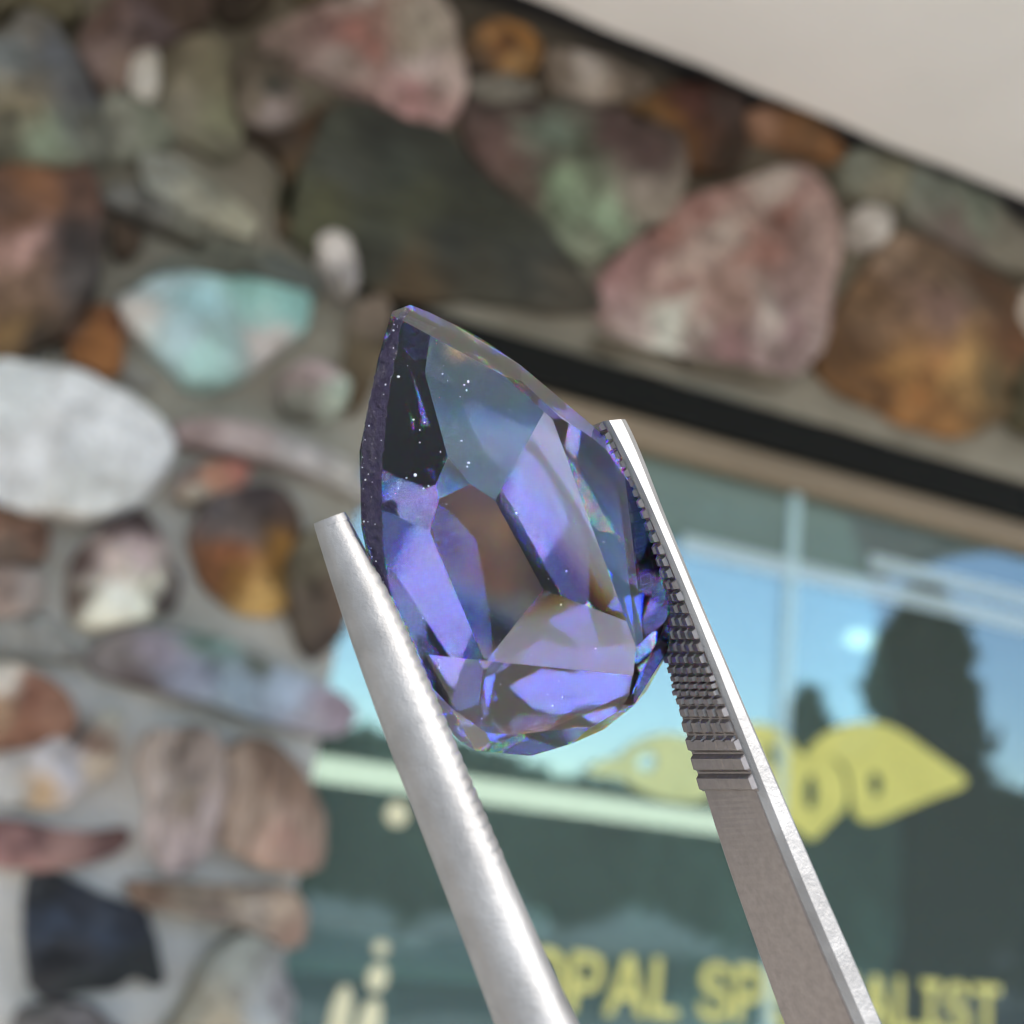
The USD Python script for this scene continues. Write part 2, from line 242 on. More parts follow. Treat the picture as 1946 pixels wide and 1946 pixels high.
STONES = [
 # big pale and blue-green stones on the left
 ([(-80,690),(0,693),(110,713),(230,752),(300,796),(328,845),(305,893),(270,932),(200,966),(140,976),(60,962),(0,947),(-80,925)], [(20,760,(205,210,210)),(120,800,(214,222,226)),(250,840,(216,222,226)),(150,940,(200,200,196)),(60,860,(216,224,228))], 'plain', .045, 'large white rounded stone'),
 ([(222,578),(300,535),(345,528),(420,542),(470,524),(580,562),(572,620),(520,655),(430,708),(370,722),(318,690),(262,628)], [(300,560,(160,180,180)),(360,590,(158,192,194)),(470,560,(140,176,168)),(560,575,(134,172,166)),(260,600,(180,178,170)),(390,690,(160,192,186)),(500,650,(180,176,170)),(420,640,(148,172,170)),(350,650,(160,182,184))], 'plain', .032, 'turquoise stone with white edges'),
 ([(230,556),(300,498),(420,472),(540,488),(606,535),(588,556),(480,518),(420,534),(345,520),(280,540)], [(300,520,(95,98,90)),(420,490,(85,86,76)),(560,510,(84,88,82))], 'plain', .022),  # shaded top of the turquoise stone, painted as a separate darker stone
 ([(-60,350),(60,312),(150,303),(182,370),(190,470),(168,560),(112,625),(40,668),(-60,690)], [(10,400,(100,75,62)),(80,360,(118,82,58)),(150,340,(85,62,52)),(130,470,(56,50,48)),(150,540,(70,62,58)),(60,470,(165,130,118)),(40,560,(112,88,72)),(20,620,(110,85,55)),(60,640,(60,48,38)),(40,430,(100,70,50))], 'mottled', .035, 'brown and rust stone with dark streaks'),
 ([(122,640),(138,605),(168,588),(222,594),(232,690),(205,712),(140,695)], [(140,620,(70,50,38)),(185,640,(128,82,42)),(180,690,(132,85,45)),(215,620,(105,65,38))], 'glossy', .024, 'small amber stone'),
 ([(526,720),(545,698),(600,688),(650,725),(642,772),(590,785),(545,772)], [(560,720,(150,135,130)),(600,705,(178,158,156)),(630,750,(165,172,158)),(560,760,(120,118,108))], 'mottled', .022),
 ([(205,410),(240,425),(272,450),(250,474),(222,482)], [(235,450,(64,50,38))], 'plain', .01),
 ([(275,290),(320,300),(400,350),(482,410),(470,448),(420,440),(330,395),(270,345)], [(300,320,(130,130,120)),(380,370,(132,130,116)),(450,420,(146,142,124))], 'plain', .018),
 ([(192,366),(250,350),(330,402),(420,448),(520,470),(500,478),(400,462),(280,412),(195,378)], [(250,370,(104,102,96)),(400,450,(108,106,94))], 'streaky', .014),
 ([(338,806),(360,795),(430,800),(530,830),(620,862),(700,925),(690,950),(620,915),(540,880),(430,855),(350,838)], [(360,815,(150,132,128)),(450,830,(158,145,142)),(560,860,(158,152,150)),(660,920,(160,155,150))], 'plain', .026, 'long pale pink stone'),
 ([(322,930),(350,888),(440,872),(476,886),(440,930),(360,954)], [(350,900,(120,100,92)),(400,915,(175,130,108)),(450,885,(165,112,98)),(370,940,(150,135,120))], 'plain', .02),
 ([(364,1010),(392,955),(450,925),(520,918),(556,960),(562,1030),(556,1105),(520,1152),(450,1148),(388,1098)], [(480,940,(74,62,58)),(400,985,(86,76,70)),(520,975,(78,60,50)),(450,1000,(105,90,80)),(420,1050,(122,76,44)),(520,1050,(130,92,40)),(400,1085,(112,74,45)),(450,1100,(120,85,42)),(490,1130,(186,148,92)),(530,1120,(130,100,55))], 'glossy', .03, 'banded amber agate stone'),
 ([(128,1120),(145,1050),(200,998),(268,972),(305,1020),(338,1100),(325,1152),(255,1172),(180,1188),(135,1170)], [(150,1060,(84,66,60)),(210,1010,(72,56,54)),(260,990,(66,52,50)),(320,1100,(66,54,56)),(310,1140,(70,60,58)),(140,1140,(90,74,64)),(210,1060,(185,168,160)),(260,1050,(180,160,155)),(280,1110,(205,192,174)),(220,1130,(212,204,186)),(190,1160,(205,195,178)),(270,1155,(210,200,182)),(230,1085,(190,176,164))], 'plain', .032, 'cream stone with dark purple rind'),
 ([(-60,955),(50,952),(94,1000),(78,1058),(0,1068),(-60,1062)], [(20,980,(112,82,64)),(60,1010,(120,90,74)),(20,1040,(100,82,70))], 'mottled', .025),
 ([(-60,1078),(40,1072),(82,1085),(76,1140),(30,1165),(-60,1160)], [(10,1110,(140,122,112)),(60,1110,(150,138,130))], 'plain', .02),
 ([(178,1228),(250,1192),(360,1196),(450,1228),(560,1276),(642,1316),(662,1362),(600,1384),(480,1354),(350,1314),(240,1288),(182,1266)], [(220,1220,(120,114,112)),(290,1235,(128,122,132)),(370,1215,(105,122,114)),(420,1215,(125,145,140)),(260,1275,(95,86,84)),(350,1270,(132,136,150)),(450,1290,(140,152,162)),(540,1310,(146,156,168)),(620,1345,(140,128,136)),(580,1370,(150,145,150)),(480,1250,(100,104,96))], 'plain', .03, 'long lavender blue stone'),
 ([(-60,1265),(20,1258),(75,1272),(135,1315),(142,1372),(90,1402),(-60,1418)], [(0,1280,(190,175,160)),(60,1320,(128,88,70)),(40,1380,(120,84,66)),(110,1340,(150,112,92)),(0,1350,(160,130,105))], 'plain', .03, 'rust and cream stone at the left edge'),
 ([(-60,1430),(50,1412),(110,1392),(160,1412),(175,1352),(222,1340),(228,1400),(206,1462),(150,1482),(122,1518),(60,1522),(-60,1500)], [(20,1440,(165,160,155)),(90,1425,(182,176,174)),(180,1400,(125,100,85)),(205,1360,(168,164,152)),(185,1450,(185,168,148)),(80,1490,(180,155,125)),(130,1460,(178,174,176)),(20,1490,(168,164,158))], 'plain', .028, 'white stone with brown patches'),
 ([(-60,1550),(30,1545),(90,1562),(160,1572),(234,1562),(224,1602),(160,1630),(60,1640),(-60,1620)], [(30,1590,(140,104,98)),(120,1600,(142,110,102)),(210,1580,(98,72,68)),(60,1560,(110,82,78))], 'plain', .022, 'long dull red stone'),
 ([(258,1430),(290,1380),(345,1375),(405,1392),(418,1450),(408,1570),(362,1636),(310,1640),(275,1580),(282,1500)], [(290,1420,(165,148,136)),(310,1500,(176,160,150)),(350,1430,(140,124,114)),(350,1510,(125,112,100)),(395,1450,(150,134,124)),(300,1580,(178,162,156)),(340,1600,(172,156,152)),(390,1520,(168,154,150))], 'streaky', .034, 'pale pink grained stone'),
 ([(418,1440),(470,1394),(520,1412),(562,1460),(600,1540),(598,1610),(560,1645),(480,1625),(420,1590),(416,1500)], [(440,1450,(150,130,115)),(500,1430,(120,98,84)),(540,1480,(128,104,88)),(450,1540,(162,140,124)),(540,1580,(156,124,110)),(520,1620,(162,134,118)),(570,1560,(158,134,118))], 'streaky', .04, 'tan grained stone at the window edge'),
 ([(52,1720),(62,1662),(100,1650),(170,1680),(240,1712),(270,1722),(296,1800),(306,1842),(286,1858),(244,1832),(214,1866),(60,1868)], [(90,1680,(28,30,32)),(100,1730,(48,56,68)),(150,1700,(36,40,48)),(200,1760,(46,54,66)),(170,1790,(34,36,42)),(240,1740,(30,34,42)),(100,1830,(40,40,42)),(250,1820,(36,40,42)),(160,1840,(40,44,46))], 'glossy', .024, 'black glassy stone'),
 ([(246,1666),(330,1668),(450,1676),(530,1672),(572,1712),(566,1772),(534,1792),(500,1762),(430,1736),(330,1722),(262,1704)], [(280,1680,(122,100,84)),(350,1690,(135,122,108)),(430,1690,(150,134,118)),(520,1710,(158,138,120)),(545,1770,(150,124,108)),(400,1725,(118,104,94)),(480,1720,(145,132,120))], 'mottled', .03),
 ([(300,1960),(360,1870),(410,1790),(470,1760),(520,1800),(545,1900),(540,1990),(300,1990)], [(360,1900,(140,136,122)),(430,1800,(150,150,140)),(480,1900,(165,165,160)),(400,1910,(168,158,138)),(520,1880,(140,136,134))], 'plain', .035, 'grey tan stone at the bottom beside the window'),
 ([(30,1910),(110,1890),(190,1910),(240,1990),(20,1990)], [(70,1930,(105,100,96)),(150,1930,(110,104,102))], 'mottled', .02),
 # upper left, in deeper shade
 ([(-60,130),(0,90),(45,18),(105,48),(150,130),(205,240),(196,300),(120,312),(40,300),(-60,300)], [(60,60,(108,104,96)),(30,130,(112,116,114)),(100,110,(92,94,96)),(150,200,(84,84,84)),(60,190,(104,98,86)),(40,230,(122,114,94)),(80,280,(118,126,108)),(130,260,(90,92,88)),(180,270,(98,98,88)),(10,270,(80,78,66))], 'mottled', .03, 'grey blue stone with greenish patches'),
 ([(150,70),(215,12),(330,-30),(400,10),(372,62),(308,92),(250,120),(238,185),(200,190),(170,130)], [(200,60,(90,70,62)),(290,30,(72,54,48)),(280,60,(86,72,72)),(340,40,(76,60,50)),(190,130,(110,92,86)),(225,150,(110,92,82)),(230,80,(90,74,70))], 'mottled', .028, 'dark maroon stone'),
 ([(222,105),(262,92),(296,104),(296,180),(276,202),(246,186)], [(255,130,(190,182,170)),(275,170,(180,174,164))], 'plain', .022, 'small cream stone'),
 ([(308,92),(380,76),(424,110),(430,190),(462,262),(420,296),(340,252),(300,200)], [(350,120,(106,98,80)),(400,150,(104,98,78)),(340,210,(116,110,94)),(420,230,(112,110,88)),(430,270,(96,92,76))], 'plain', .02),
 ([(196,190),(240,200),(290,205),(335,262),(270,290),(210,300),(192,250)], [(220,240,(112,112,100)),(280,250,(104,106,92))], 'plain', .018),
 ([(428,150),(470,112),(530,116),(556,170),(566,222),(516,242),(470,232),(446,206)], [(440,170,(70,62,50)),(480,140,(86,76,64)),(520,140,(78,68,58)),(515,175,(58,56,48)),(520,215,(126,114,108)),(555,200,(112,100,92)),(470,190,(96,86,74))], 'mottled', .02),
 ([(462,248),(520,254),(566,234),(618,196),(600,240),(560,330),(545,430),(528,420),(540,300),(500,262)], [(520,252,(54,42,32)),(580,230,(68,50,34)),(548,340,(76,60,42))], 'plain', .012),
 ([(486,66),(580,36),(690,0),(800,10),(862,60),(866,180),(828,238),(780,226),(690,170),(590,132),(520,112)], [(530,70,(126,108,98)),(610,80,(118,94,88)),(680,30,(170,156,146)),(670,90,(140,98,88)),(740,60,(150,134,120)),(800,70,(160,148,134)),(640,120,(152,136,128)),(780,130,(172,156,150)),(830,150,(166,148,140)),(780,180,(160,124,120)),(830,200,(150,124,118)),(700,50,(125,90,80)),(750,90,(130,118,104))], 'mottled', .034, 'pink and white veined stone'),
 ([(552,350),(572,270),(618,214),(662,192),(740,222),(838,252),(902,340),(1000,430),(1085,520),(1122,572),(1060,580),(900,552),(760,548),(700,534),(640,480),(580,440),(552,400)], [(620,240,(64,66,56)),(740,260,(46,48,42)),(640,330,(66,68,60)),(760,320,(58,62,54)),(860,330,(50,52,44)),(620,390,(76,76,56)),(800,400,(70,72,56)),(940,430,(56,58,48)),(700,440,(58,60,50)),(860,480,(48,50,44)),(1000,500,(56,58,52)),(1080,560,(66,62,52)),(680,500,(56,56,46)),(900,530,(58,56,46)),(780,530,(76,64,46))], 'slate', .03, 'large dark green slate stone'),
 ([(598,462),(622,444),(648,456),(668,510),(662,560),(636,556),(618,510)], [(630,480,(196,188,182)),(650,530,(158,152,150)),(640,555,(140,134,128))], 'plain', .02, 'small white pointed stone'),
 ([(668,580),(720,560),(740,600),(716,680),(690,760),(660,770),(650,700)], [(700,600,(110,96,82)),(680,690,(92,80,62)),(670,750,(84,70,52))], 'plain', .025),
 ([(868,88),(905,58),(970,52),(1022,86),(1004,132),(940,148),(886,136)], [(890,95,(84,64,42)),(920,85,(140,102,60)),(970,75,(146,104,56)),(940,105,(100,64,32)),(960,130,(140,106,64)),(890,130,(60,48,36))], 'glossy', .024, 'small amber brown stone near the eave'),
 ([(880,150),(960,150),(1010,160),(1000,190),(910,196)], [(940,170,(112,108,98))], 'plain', .015),
 ([(1026,92),(1110,104),(1220,150),(1215,186),(1130,196),(1050,160)], [(1060,120,(124,112,98)),(1150,150,(130,118,104)),(1110,128,(170,160,148)),(1180,180,(112,100,86))], 'plain', .02),
 ([(884,196),(960,186),(1060,200),(1180,212),(1262,250),(1278,330),(1252,408),(1190,450),(1118,490),(1072,462),(992,388),(914,296)], [(920,220,(66,54,50)),(1000,210,(66,54,50)),(930,280,(104,84,78)),(980,250,(104,102,90)),(1040,260,(108,118,104)),(1080,300,(78,80,66)),(960,320,(92,74,66)),(1150,260,(86,70,66)),(1200,300,(78,62,58)),(1060,360,(110,122,100)),(1100,420,(124,136,114)),(1150,410,(122,134,112)),(1200,360,(116,108,98)),(1020,380,(84,70,62)),(1110,460,(106,108,92)),(1230,400,(120,112,100)),(1000,310,(88,80,72))], 'mottled', .032, 'green and maroon speckled stone'),
 ([(1200,190),(1262,168),(1330,166),(1396,196),(1408,262),(1386,312),(1310,318),(1244,272),(1196,236)], [(1220,220,(100,74,44)),(1250,240,(112,78,42)),(1300,210,(74,44,34)),(1360,210,(76,60,50)),(1330,260,(66,40,26)),(1370,290,(54,38,24)),(1280,270,(104,70,38))], 'glossy', .026, 'dark rust brown stone'),
 ([(1408,216),(1440,200),(1500,215),(1588,272),(1594,302),(1520,290),(1440,258)], [(1435,225,(148,112,86)),(1480,235,(120,86,56)),(1560,280,(132,94,60)),(1520,255,(108,78,50))], 'plain', .022, 'orange stone touching the eave'),
 ([(1142,536),(1166,492),(1232,436),(1330,366),(1440,336),(1520,318),(1562,380),(1574,480),(1548,640),(1506,694),(1400,676),(1300,668),(1200,640),(1148,592)], [(1160,520,(146,112,108)),(1240,450,(138,100,90)),(1330,400,(142,104,96)),(1350,430,(175,158,148)),(1450,350,(174,158,148)),(1520,360,(160,132,124)),(1480,410,(122,84,74)),(1540,450,(164,140,132)),(1420,490,(140,104,94)),(1300,510,(168,146,136)),(1230,500,(134,104,98)),(1370,560,(152,124,114)),(1480,540,(138,114,108)),(1540,560,(156,132,126)),(1250,610,(186,180,168)),(1180,570,(150,122,118)),(1420,600,(168,154,146)),(1370,640,(128,98,96)),(1480,630,(132,104,104)),(1270,560,(150,118,110)),(1520,640,(160,140,134))], 'mottled', .045, 'large pink and white stone'),
 ([(1586,290),(1640,284),(1706,298),(1712,380),(1650,384),(1600,350)], [(1620,315,(126,128,112)),(1680,330,(138,136,114)),(1660,370,(128,124,106))], 'plain', .02),
 ([(1590,450),(1606,404),(1640,386),(1676,420),(1668,456),(1625,472)], [(1635,425,(192,186,178)),(1610,450,(150,142,134))], 'plain', .02, 'small white stone beside the large pink one'),
 ([(1716,312),(1780,316),(1850,350),(1930,440),(1990,500),(1900,500),(1800,460),(1724,400)], [(1760,350,(130,134,120)),(1830,390,(122,128,112)),(1800,430,(116,106,98)),(1900,470,(126,122,108))], 'plain', .022),
 ([(1562,640),(1590,572),(1640,500),(1700,450),(1780,478),(1866,512),(1926,580),(1932,680),(1896,780),(1820,812),(1720,786),(1620,736),(1572,704)], [(1690,470,(140,116,94)),(1760,500,(112,90,70)),(1620,580,(108,82,58)),(1700,560,(116,92,74)),(1800,560,(104,86,70)),(1750,600,(124,98,84)),(1650,630,(102,80,62)),(1860,560,(92,68,48)),(1880,640,(104,70,44)),(1600,680,(96,66,36)),(1700,690,(150,112,68)),(1740,730,(138,94,52)),(1820,710,(152,118,74)),(1780,770,(134,96,56)),(1860,740,(84,70,48)),(1680,730,(108,74,40))], 'mottled', .045, 'large brown stone with orange lower edge'),
 ([(1918,590),(1936,540),(1990,530),(1990,640),(1940,640)], [(1940,580,(190,180,168))], 'plain', .02),
 ([(1890,700),(1940,660),(2000,680),(2000,830),(1920,800)], [(1930,740,(72,66,46))], 'plain', .02),
 ([(540,1060),(572,1010),(610,1000),(640,1060),(652,1140),(640,1196),(596,1240),(560,1214),(544,1150)], [(560,1060,(90,82,66)),(600,1030,(104,96,80)),(620,1120,(90,76,64)),(570,1180,(88,76,64)),(610,1210,(62,50,42)),(640,1160,(82,66,54))], 'mottled', .035, 'brown stone at the window edge'),
 ([(-60,-30),(20,-40),(130,-20),(150,20),(110,40),(40,10),(-60,40)], [(60,0,(86,80,60)),(0,20,(84,78,60))], 'plain', .02),
 ([(380,-30),(460,-40),(520,0),(480,36),(430,44),(410,14)], [(440,10,(40,30,20)),(480,20,(52,42,30))], 'plain', .018),
 ([(540,-40),(700,-50),(760,-20),(680,0),(590,26)], [(640,-10,(78,68,50))], 'plain', .02),
 ([(1150,640),(1230,660),(1380,690),(1480,712),(1470,730),(1300,690),(1160,662)], [(1250,675,(96,88,74))], 'plain', .008),
 ([(190,640),(226,660),(260,700),(300,720),(250,735)], [(250,705,(130,126,118))], 'plain', .008),
 ([(-30,1170),(60,1170),(130,1210),(150,1250),(60,1240),(-60,1220)], [(40,1205,(132,130,124))], 'plain', .014),
]
for s in STONES: stone(*s)

# ------------------------------------------------------------------ eave over the window
soffit_m = mat('soffit_paint', (.70,.69,.67), 0.7, var=0.04, vscale=5, spec=0.3)
dark_m = mat('dark_joint', (0.02, 0.02, 0.022), 0.6)
white_m = mat('white_paint', (0.75, 0.77, 0.76), 0.5)
rng_e = np.random.default_rng(5)
def under_edge(px, py):
    """Where the eave's outer edge runs, read from its mirror image in the glass."""
    d = ray(px, py); q = EYE + d * ((ZS - EYE[2]) / d[2]); return q[0], 2 * GLASS_Y - q[1]
outer = [under_edge(x, y) for x, y in [(1290, 1002), (1400, 1030), (1500, 1052), (1600, 1074), (1660, 1072), (1740, 1042), (1800, 1026), (1932, 1012), (2050, 1000)]]
outer = [(-6, outer[0][1])] + outer + [(8, outer[-1][1])]
wx = np.arange(-1.0, 2.6, .03); wy = -.020 - .010 * (meshkit.fbm(np.c_[wx * 9, 0 * wx, 0 * wx], 3) - .3)
plan = sg.Polygon(outer + [(8, -.02)] + [(x, y) for x, y in zip(wx[::-1], wy[::-1])] + [(-6, -.02)]).buffer(0)
eave = thing('eave', 'pale grey painted eave overhanging the stone wall', 'eave', (0, 0, ZS))
sf = trimesh.creation.extrude_polygon(plan, .06, engine='earcut'); sf.apply_translation([0, 0, ZS])
obj('soffit', sf, soffit_m, eave)
obj('shadow_gap', box((-6, -0.018, ZS + .006), (8, 0.16, ZS + .05)), dark_m, eave)
fasc = sg.LineString(outer).buffer(.03, single_sided=True) ; fasc = fasc if fasc.centroid.y < sg.LineString(outer).centroid.y else sg.LineString(outer).buffer(-.03, single_sided=True)
fm = trimesh.creation.extrude_polygon(fasc.buffer(0) if fasc.geom_type == 'Polygon' else max(fasc.geoms, key=lambda q: q.area), .22, engine='earcut'); fm.apply_translation([0, -.001, ZS - .02])
obj('fascia', fm, white_m, eave)

# ------------------------------------------------------------------ shop window
frame_m = mat('black_frame', (0.006, 0.0065, 0.006), 0.7, spec=0.15)
trim_m = mat('tan_trim', lin((128, 112, 92)), 0.6, var=.1, vscale=8)
win = thing('shop_window', 'shop window of reflecting tinted glass with yellow emblem and lettering', 'window', (X0, GLASS_Y, 1.2))
ZH = Z0 - (at(1345, 700)[2] - at(1345, 775)[2])
obj('head_frame', cbox((X0 + .002, .004, ZH), (4, .12, Z0 - .002), .002), frame_m, win)
ZT = ZH - 0.026
obj('head_trim', cbox((X0 + .002, .014, ZT), (4, .11, ZH - .001), .003), trim_m, win)
glass_m = usdkit.material(stage, '/World/Looks/tinted_glass', {
    't0': ('transparent_bsdf', {'color': (0.66, 0.80, 0.74)}), 'haze': ('diffuse_bsdf', {'color': (0.52, 0.60, 0.50)}), 't': ('mix_closure', {'fac': 0.075}), 'g': ('glossy_bsdf', {'color': (0.54, 0.72, 0.80), 'roughness': 0.0}),  # thin diffuse layer added as a pale veil over the dark reflections
    'f': ('fresnel', {'IOR': 1.5}), 'mr': ('map_range', {'from_min': 0.0, 'from_max': 1.0, 'to_min': 0.15, 'to_max': 1.0}), 'm': ('mix_closure', {})},
    [('t0.BSDF', 't.closure1'), ('haze.BSDF', 't.closure2'), ('f.fac', 'mr.value'), ('mr.result', 'm.fac'), ('t.closure', 'm.closure1'), ('g.BSDF', 'm.closure2')], surface='m.closure')
obj('glass_pane', box((X0 + .004, GLASS_Y, .5), (4, GLASS_Y + .006, ZT + .01)), glass_m, win)
upright_strip_m = usdkit.material(stage, '/World/Looks/pale_clear_strip', {'t': ('transparent_bsdf', {}), 'd': ('diffuse_bsdf', {'color': (.62, .82, .86)}), 'm': ('mix_closure', {'fac': .34})},
    [('t.BSDF', 'm.closure1'), ('d.BSDF', 'm.closure2')], surface='m.closure')
ja, jb = at(1500, 940, GLASS_Y), at(1474, 1420, GLASS_Y)
xj = (ja[0] + jb[0]) / 2
obj('pale_upright_strip', cbox((xj - .006, GLASS_Y - .003, .5), (xj + .006, GLASS_Y - .0005, ZT - .001), .0005), upright_strip_m, win)  # faint pale upright strip laid over the glass
cream_m = mat('cream_paint', lin((214, 206, 168)), 0.5, var=.1, vscale=60)
gold_m = mat('gold_paint', lin((204, 196, 112)), 0.5, var=.15, vscale=60)
palegold_m = usdkit.material(stage, '/World/Looks/pale_gold_paint', {'g': ('geometry', {}), 'n': ('noise_texture', {'scale': 50, 'detail': 4}), 'mr': ('map_range', {'from_min': .3, 'from_max': .7, 'to_min': .22, 'to_max': .50}),
    'd': ('diffuse_bsdf', {'color': tuple(lin((212, 218, 160)))}), 't': ('transparent_bsdf', {}), 'm': ('mix_closure', {})},
    [('g.position', 'n.vector'), ('n.fac', 'mr.value'), ('mr.result', 'm.fac'), ('d.BSDF', 'm.closure1'), ('t.BSDF', 'm.closure2')], surface='m.closure')
emblem_m = usdkit.material(stage, '/World/Looks/emblem_gold', {'g': ('geometry', {}), 'n': ('noise_texture', {'scale': 50, 'detail': 4}), 'mr': ('map_range', {'from_min': .3, 'from_max': .7, 'to_min': .22, 'to_max': .50}),
    'd': ('diffuse_bsdf', {'color': tuple(lin((222, 216, 128)))}), 't': ('transparent_bsdf', {}), 'm': ('mix_closure', {})},
    [('g.position', 'n.vector'), ('n.fac', 'mr.value'), ('mr.result', 'm.fac'), ('d.BSDF', 'm.closure1'), ('t.BSDF', 'm.closure2')], surface='m.closure')
def flat(points, holes=(), depth=0.0012, smooth=2):
    P = lambda q: chaikin(np.array([at(x, y, GLASS_Y)[[0, 2]] for x, y in q]), smooth)
    g = sg.Polygon(P(points), [P(h) for h in holes]).buffer(0)
    m = trimesh.creation.extrude_polygon(g, depth, engine='earcut')
    v = np.array(m.vertices); m = trimesh.Trimesh(np.stack([v[:, 0], GLASS_Y - .0008 - v[:, 2], v[:, 1]], 1), m.faces[:, ::-1]); return m
em = obj('emblem_lobe', flat([(1100,1452),(1128,1436),(1166,1430),(1192,1402),(1250,1380),(1310,1392),(1350,1440),(1352,1490),(1320,1516),(1260,1512),(1200,1490),(1170,1464),(1130,1464)], [[(1196,1440),(1214,1418),(1240,1424),(1236,1450),(1212,1458)]]), palegold_m, win)
tag(em, 'pale left lobe of the emblem')
em = obj('emblem_lobe', flat([(1380,1372),(1440,1360),(1490,1392),(1510,1430),(1545,1410),(1590,1450),(1600,1520),(1560,1556),(1530,1592),(1500,1560),(1440,1530),(1390,1470)], [[(1516,1470),(1532,1456),(1542,1490),(1534,1530),(1514,1520)], [(1440,1410),(1460,1404),(1474,1440),(1456,1456)]]), emblem_m, win)
em = obj('emblem_lobe', flat([(1512,1424),(1550,1384),(1604,1362),(1660,1362),(1706,1384),(1760,1424),(1838,1478),(1760,1504),(1700,1530),(1640,1556),(1606,1540),(1602,1450),(1560,1420)], [[(1634,1470),(1646,1452),(1664,1468),(1660,1500),(1642,1504)]], .0018), emblem_m, win)
# lettering along the bottom of the picture
def word(text, p0, p1, cap_px):
    a, b = at(*p0, GLASS_Y), at(*p1, GLASS_Y); L = b[0] - a[0]
    cap = (at(p0[0], p0[1] - cap_px, GLASS_Y) - a)[2]
    adv = []
    for ch in text:
        m = meshkit.text_mesh(ch, 1.0, .02, bold=True) if ch != ' ' else None
        adv.append((m, (m.bounds[1][0] - m.bounds[0][0]) + 0.10 if m is not None else 0.40))
    tot = sum(w for _, w in adv) - .1; x = 0; s = L / tot
    for m, w in adv:
        if m is not None:
            v = np.array(m.vertices); v[:, 0] -= v[:, 0].min()
            q = np.stack([a[0] + (x + v[:, 0]) * s, GLASS_Y - .0008 - v[:, 2] / .02 * .0012, a[2] + v[:, 1] * cap], 1)
            obj('letter', trimesh.Trimesh(q, m.faces[:, ::-1]), gold_m, win)
        x += w
word('OPAL SPECIALIST', (978, 1900), (1884, 1938), 112)

film_m = usdkit.material(stage, '/World/Looks/pale_film', {'t': ('transparent_bsdf', {}), 'd': ('diffuse_bsdf', {'color': (.72, .86, .90)}), 'm': ('mix_closure', {'fac': .27})},
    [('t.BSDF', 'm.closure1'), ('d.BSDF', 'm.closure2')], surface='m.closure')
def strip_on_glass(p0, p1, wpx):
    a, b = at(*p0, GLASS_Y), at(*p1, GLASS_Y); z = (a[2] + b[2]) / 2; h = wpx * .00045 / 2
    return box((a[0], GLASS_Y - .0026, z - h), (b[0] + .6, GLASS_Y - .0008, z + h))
obj('pale_strip', strip_on_glass((1286, 1032), (1932, 1172), 40), film_m, win)  # pale translucent bands added over the glass
obj('pale_strip', strip_on_glass((1640, 1062), (1932, 1128), 34), film_m, win)
# inside the window
back_m = usdkit.material(stage, '/World/Looks/dark_teal_board', {'g': ('geometry', {}), 'n': ('noise_texture', {'scale': 5.5, 'detail': 4, 'roughness': .6, 'distortion': .5}),
    'r': ('rgb_ramp', {'ramp': [(.34, (.020, .030, .024)), (.5, (.07, .092, .076)), (.58, (.15, .19, .17)), (.7, (.42, .48, .45))]}), 'p': ('principled_bsdf', {'roughness': .8})},
    [('g.position', 'n.vector'), ('n.fac', 'r.fac'), ('r.color', 'p.base_color')], surface='p.BSDF')
shelf_m = mat('grey_shelf', (0.42, 0.50, 0.50), 0.6, var=.1, vscale=10)
tag(obj('display_back', box((X0 - .3, .44, .4), (4, .46, Z0 + .3)), back_m), 'dark teal board at the back of the shop window display', 'panel')
lamp_m = usdkit.material(stage, '/World/Looks/lamp_glow', {'e': ('emission', {'color': (1.0, 0.86, 0.78), 'strength': 0.92})}, [], surface='e.emission')
la, lb = at(548, 1442, .16), at(1400, 1560, .20)
zc = (la[2] + lb[2]) / 2
lamp = thing('tube_lamp', 'glowing white tube lamp lying level inside the shop window', 'lamp', (la[0], .17, la[2]))
obj('tube', tubem([la + (lb - la) * t for t in np.linspace(0, 1, 8)], .011, 14), lamp_m, lamp, smooth=40)
capm = mat('lamp_cap', (.6, .62, .6), .4)
dd = unit(lb - la)
for p, s in ((la, -1), (lb, 1)): obj('end_cap', tubem([p + s * dd * .0002, p + s * dd * .012], .0115, 14), capm, lamp, smooth=40)
s0 = at(560, 1800, .22)
sh = obj('shelf', cbox((X0 + .01, .2, s0[2] - .012), (X0 + .30, .42, s0[2]), .002), shelf_m)
tag(sh, 'grey green shelf low inside the window near the stone jamb', 'shelf')
for q in ([(634,1860),(668,1860),(652,1990),(604,1990)], [(696,1820),(732,1820),(726,1868),(690,1868)], [(684,1886),(724,1886),(706,1990),(664,1990)], [(704,1776),(732,1776),(732,1800),(702,1800)]):
    obj('painted_stripe', flat(q, smooth=1), cream_m, win)
obj('painted_dot', flat([(748 + 22 * math.cos(t), 1536 + 24 * math.sin(t)) for t in np.arange(0, 6.2, .5)]), cream_m, win)
glow_m = usdkit.material(stage, '/World/Looks/glint_glow', {'e': ('emission', {'color': (0.92, 1.0, 0.93), 'strength': 1.0})}, [], surface='e.emission')  # glowing ball and its base are added in place of a reflected glint
def glint(px, py, Y, r, lab, sq=.75):
    c = at(px, py, Y); t = thing('glint_ball', lab, 'lamp', c)
    sp = trimesh.creation.icosphere(3, r); sp.apply_scale([1.25, 1, sq]); sp.apply_translation(c); obj('glint', sp, glow_m, t, smooth=True)
    obj('glint_base', tubem([c + [0, .004, 0], c + [0, .04, 0]], r * .6, 12), capm, t, smooth=40)
glint(1624, 1206, .14, .0135, 'glowing round bulb inside the glass above the emblem')
pale_m = mat('pale_highlight', (.62, .72, .68), .3)  # solid rings and blob added for blurred spots of light
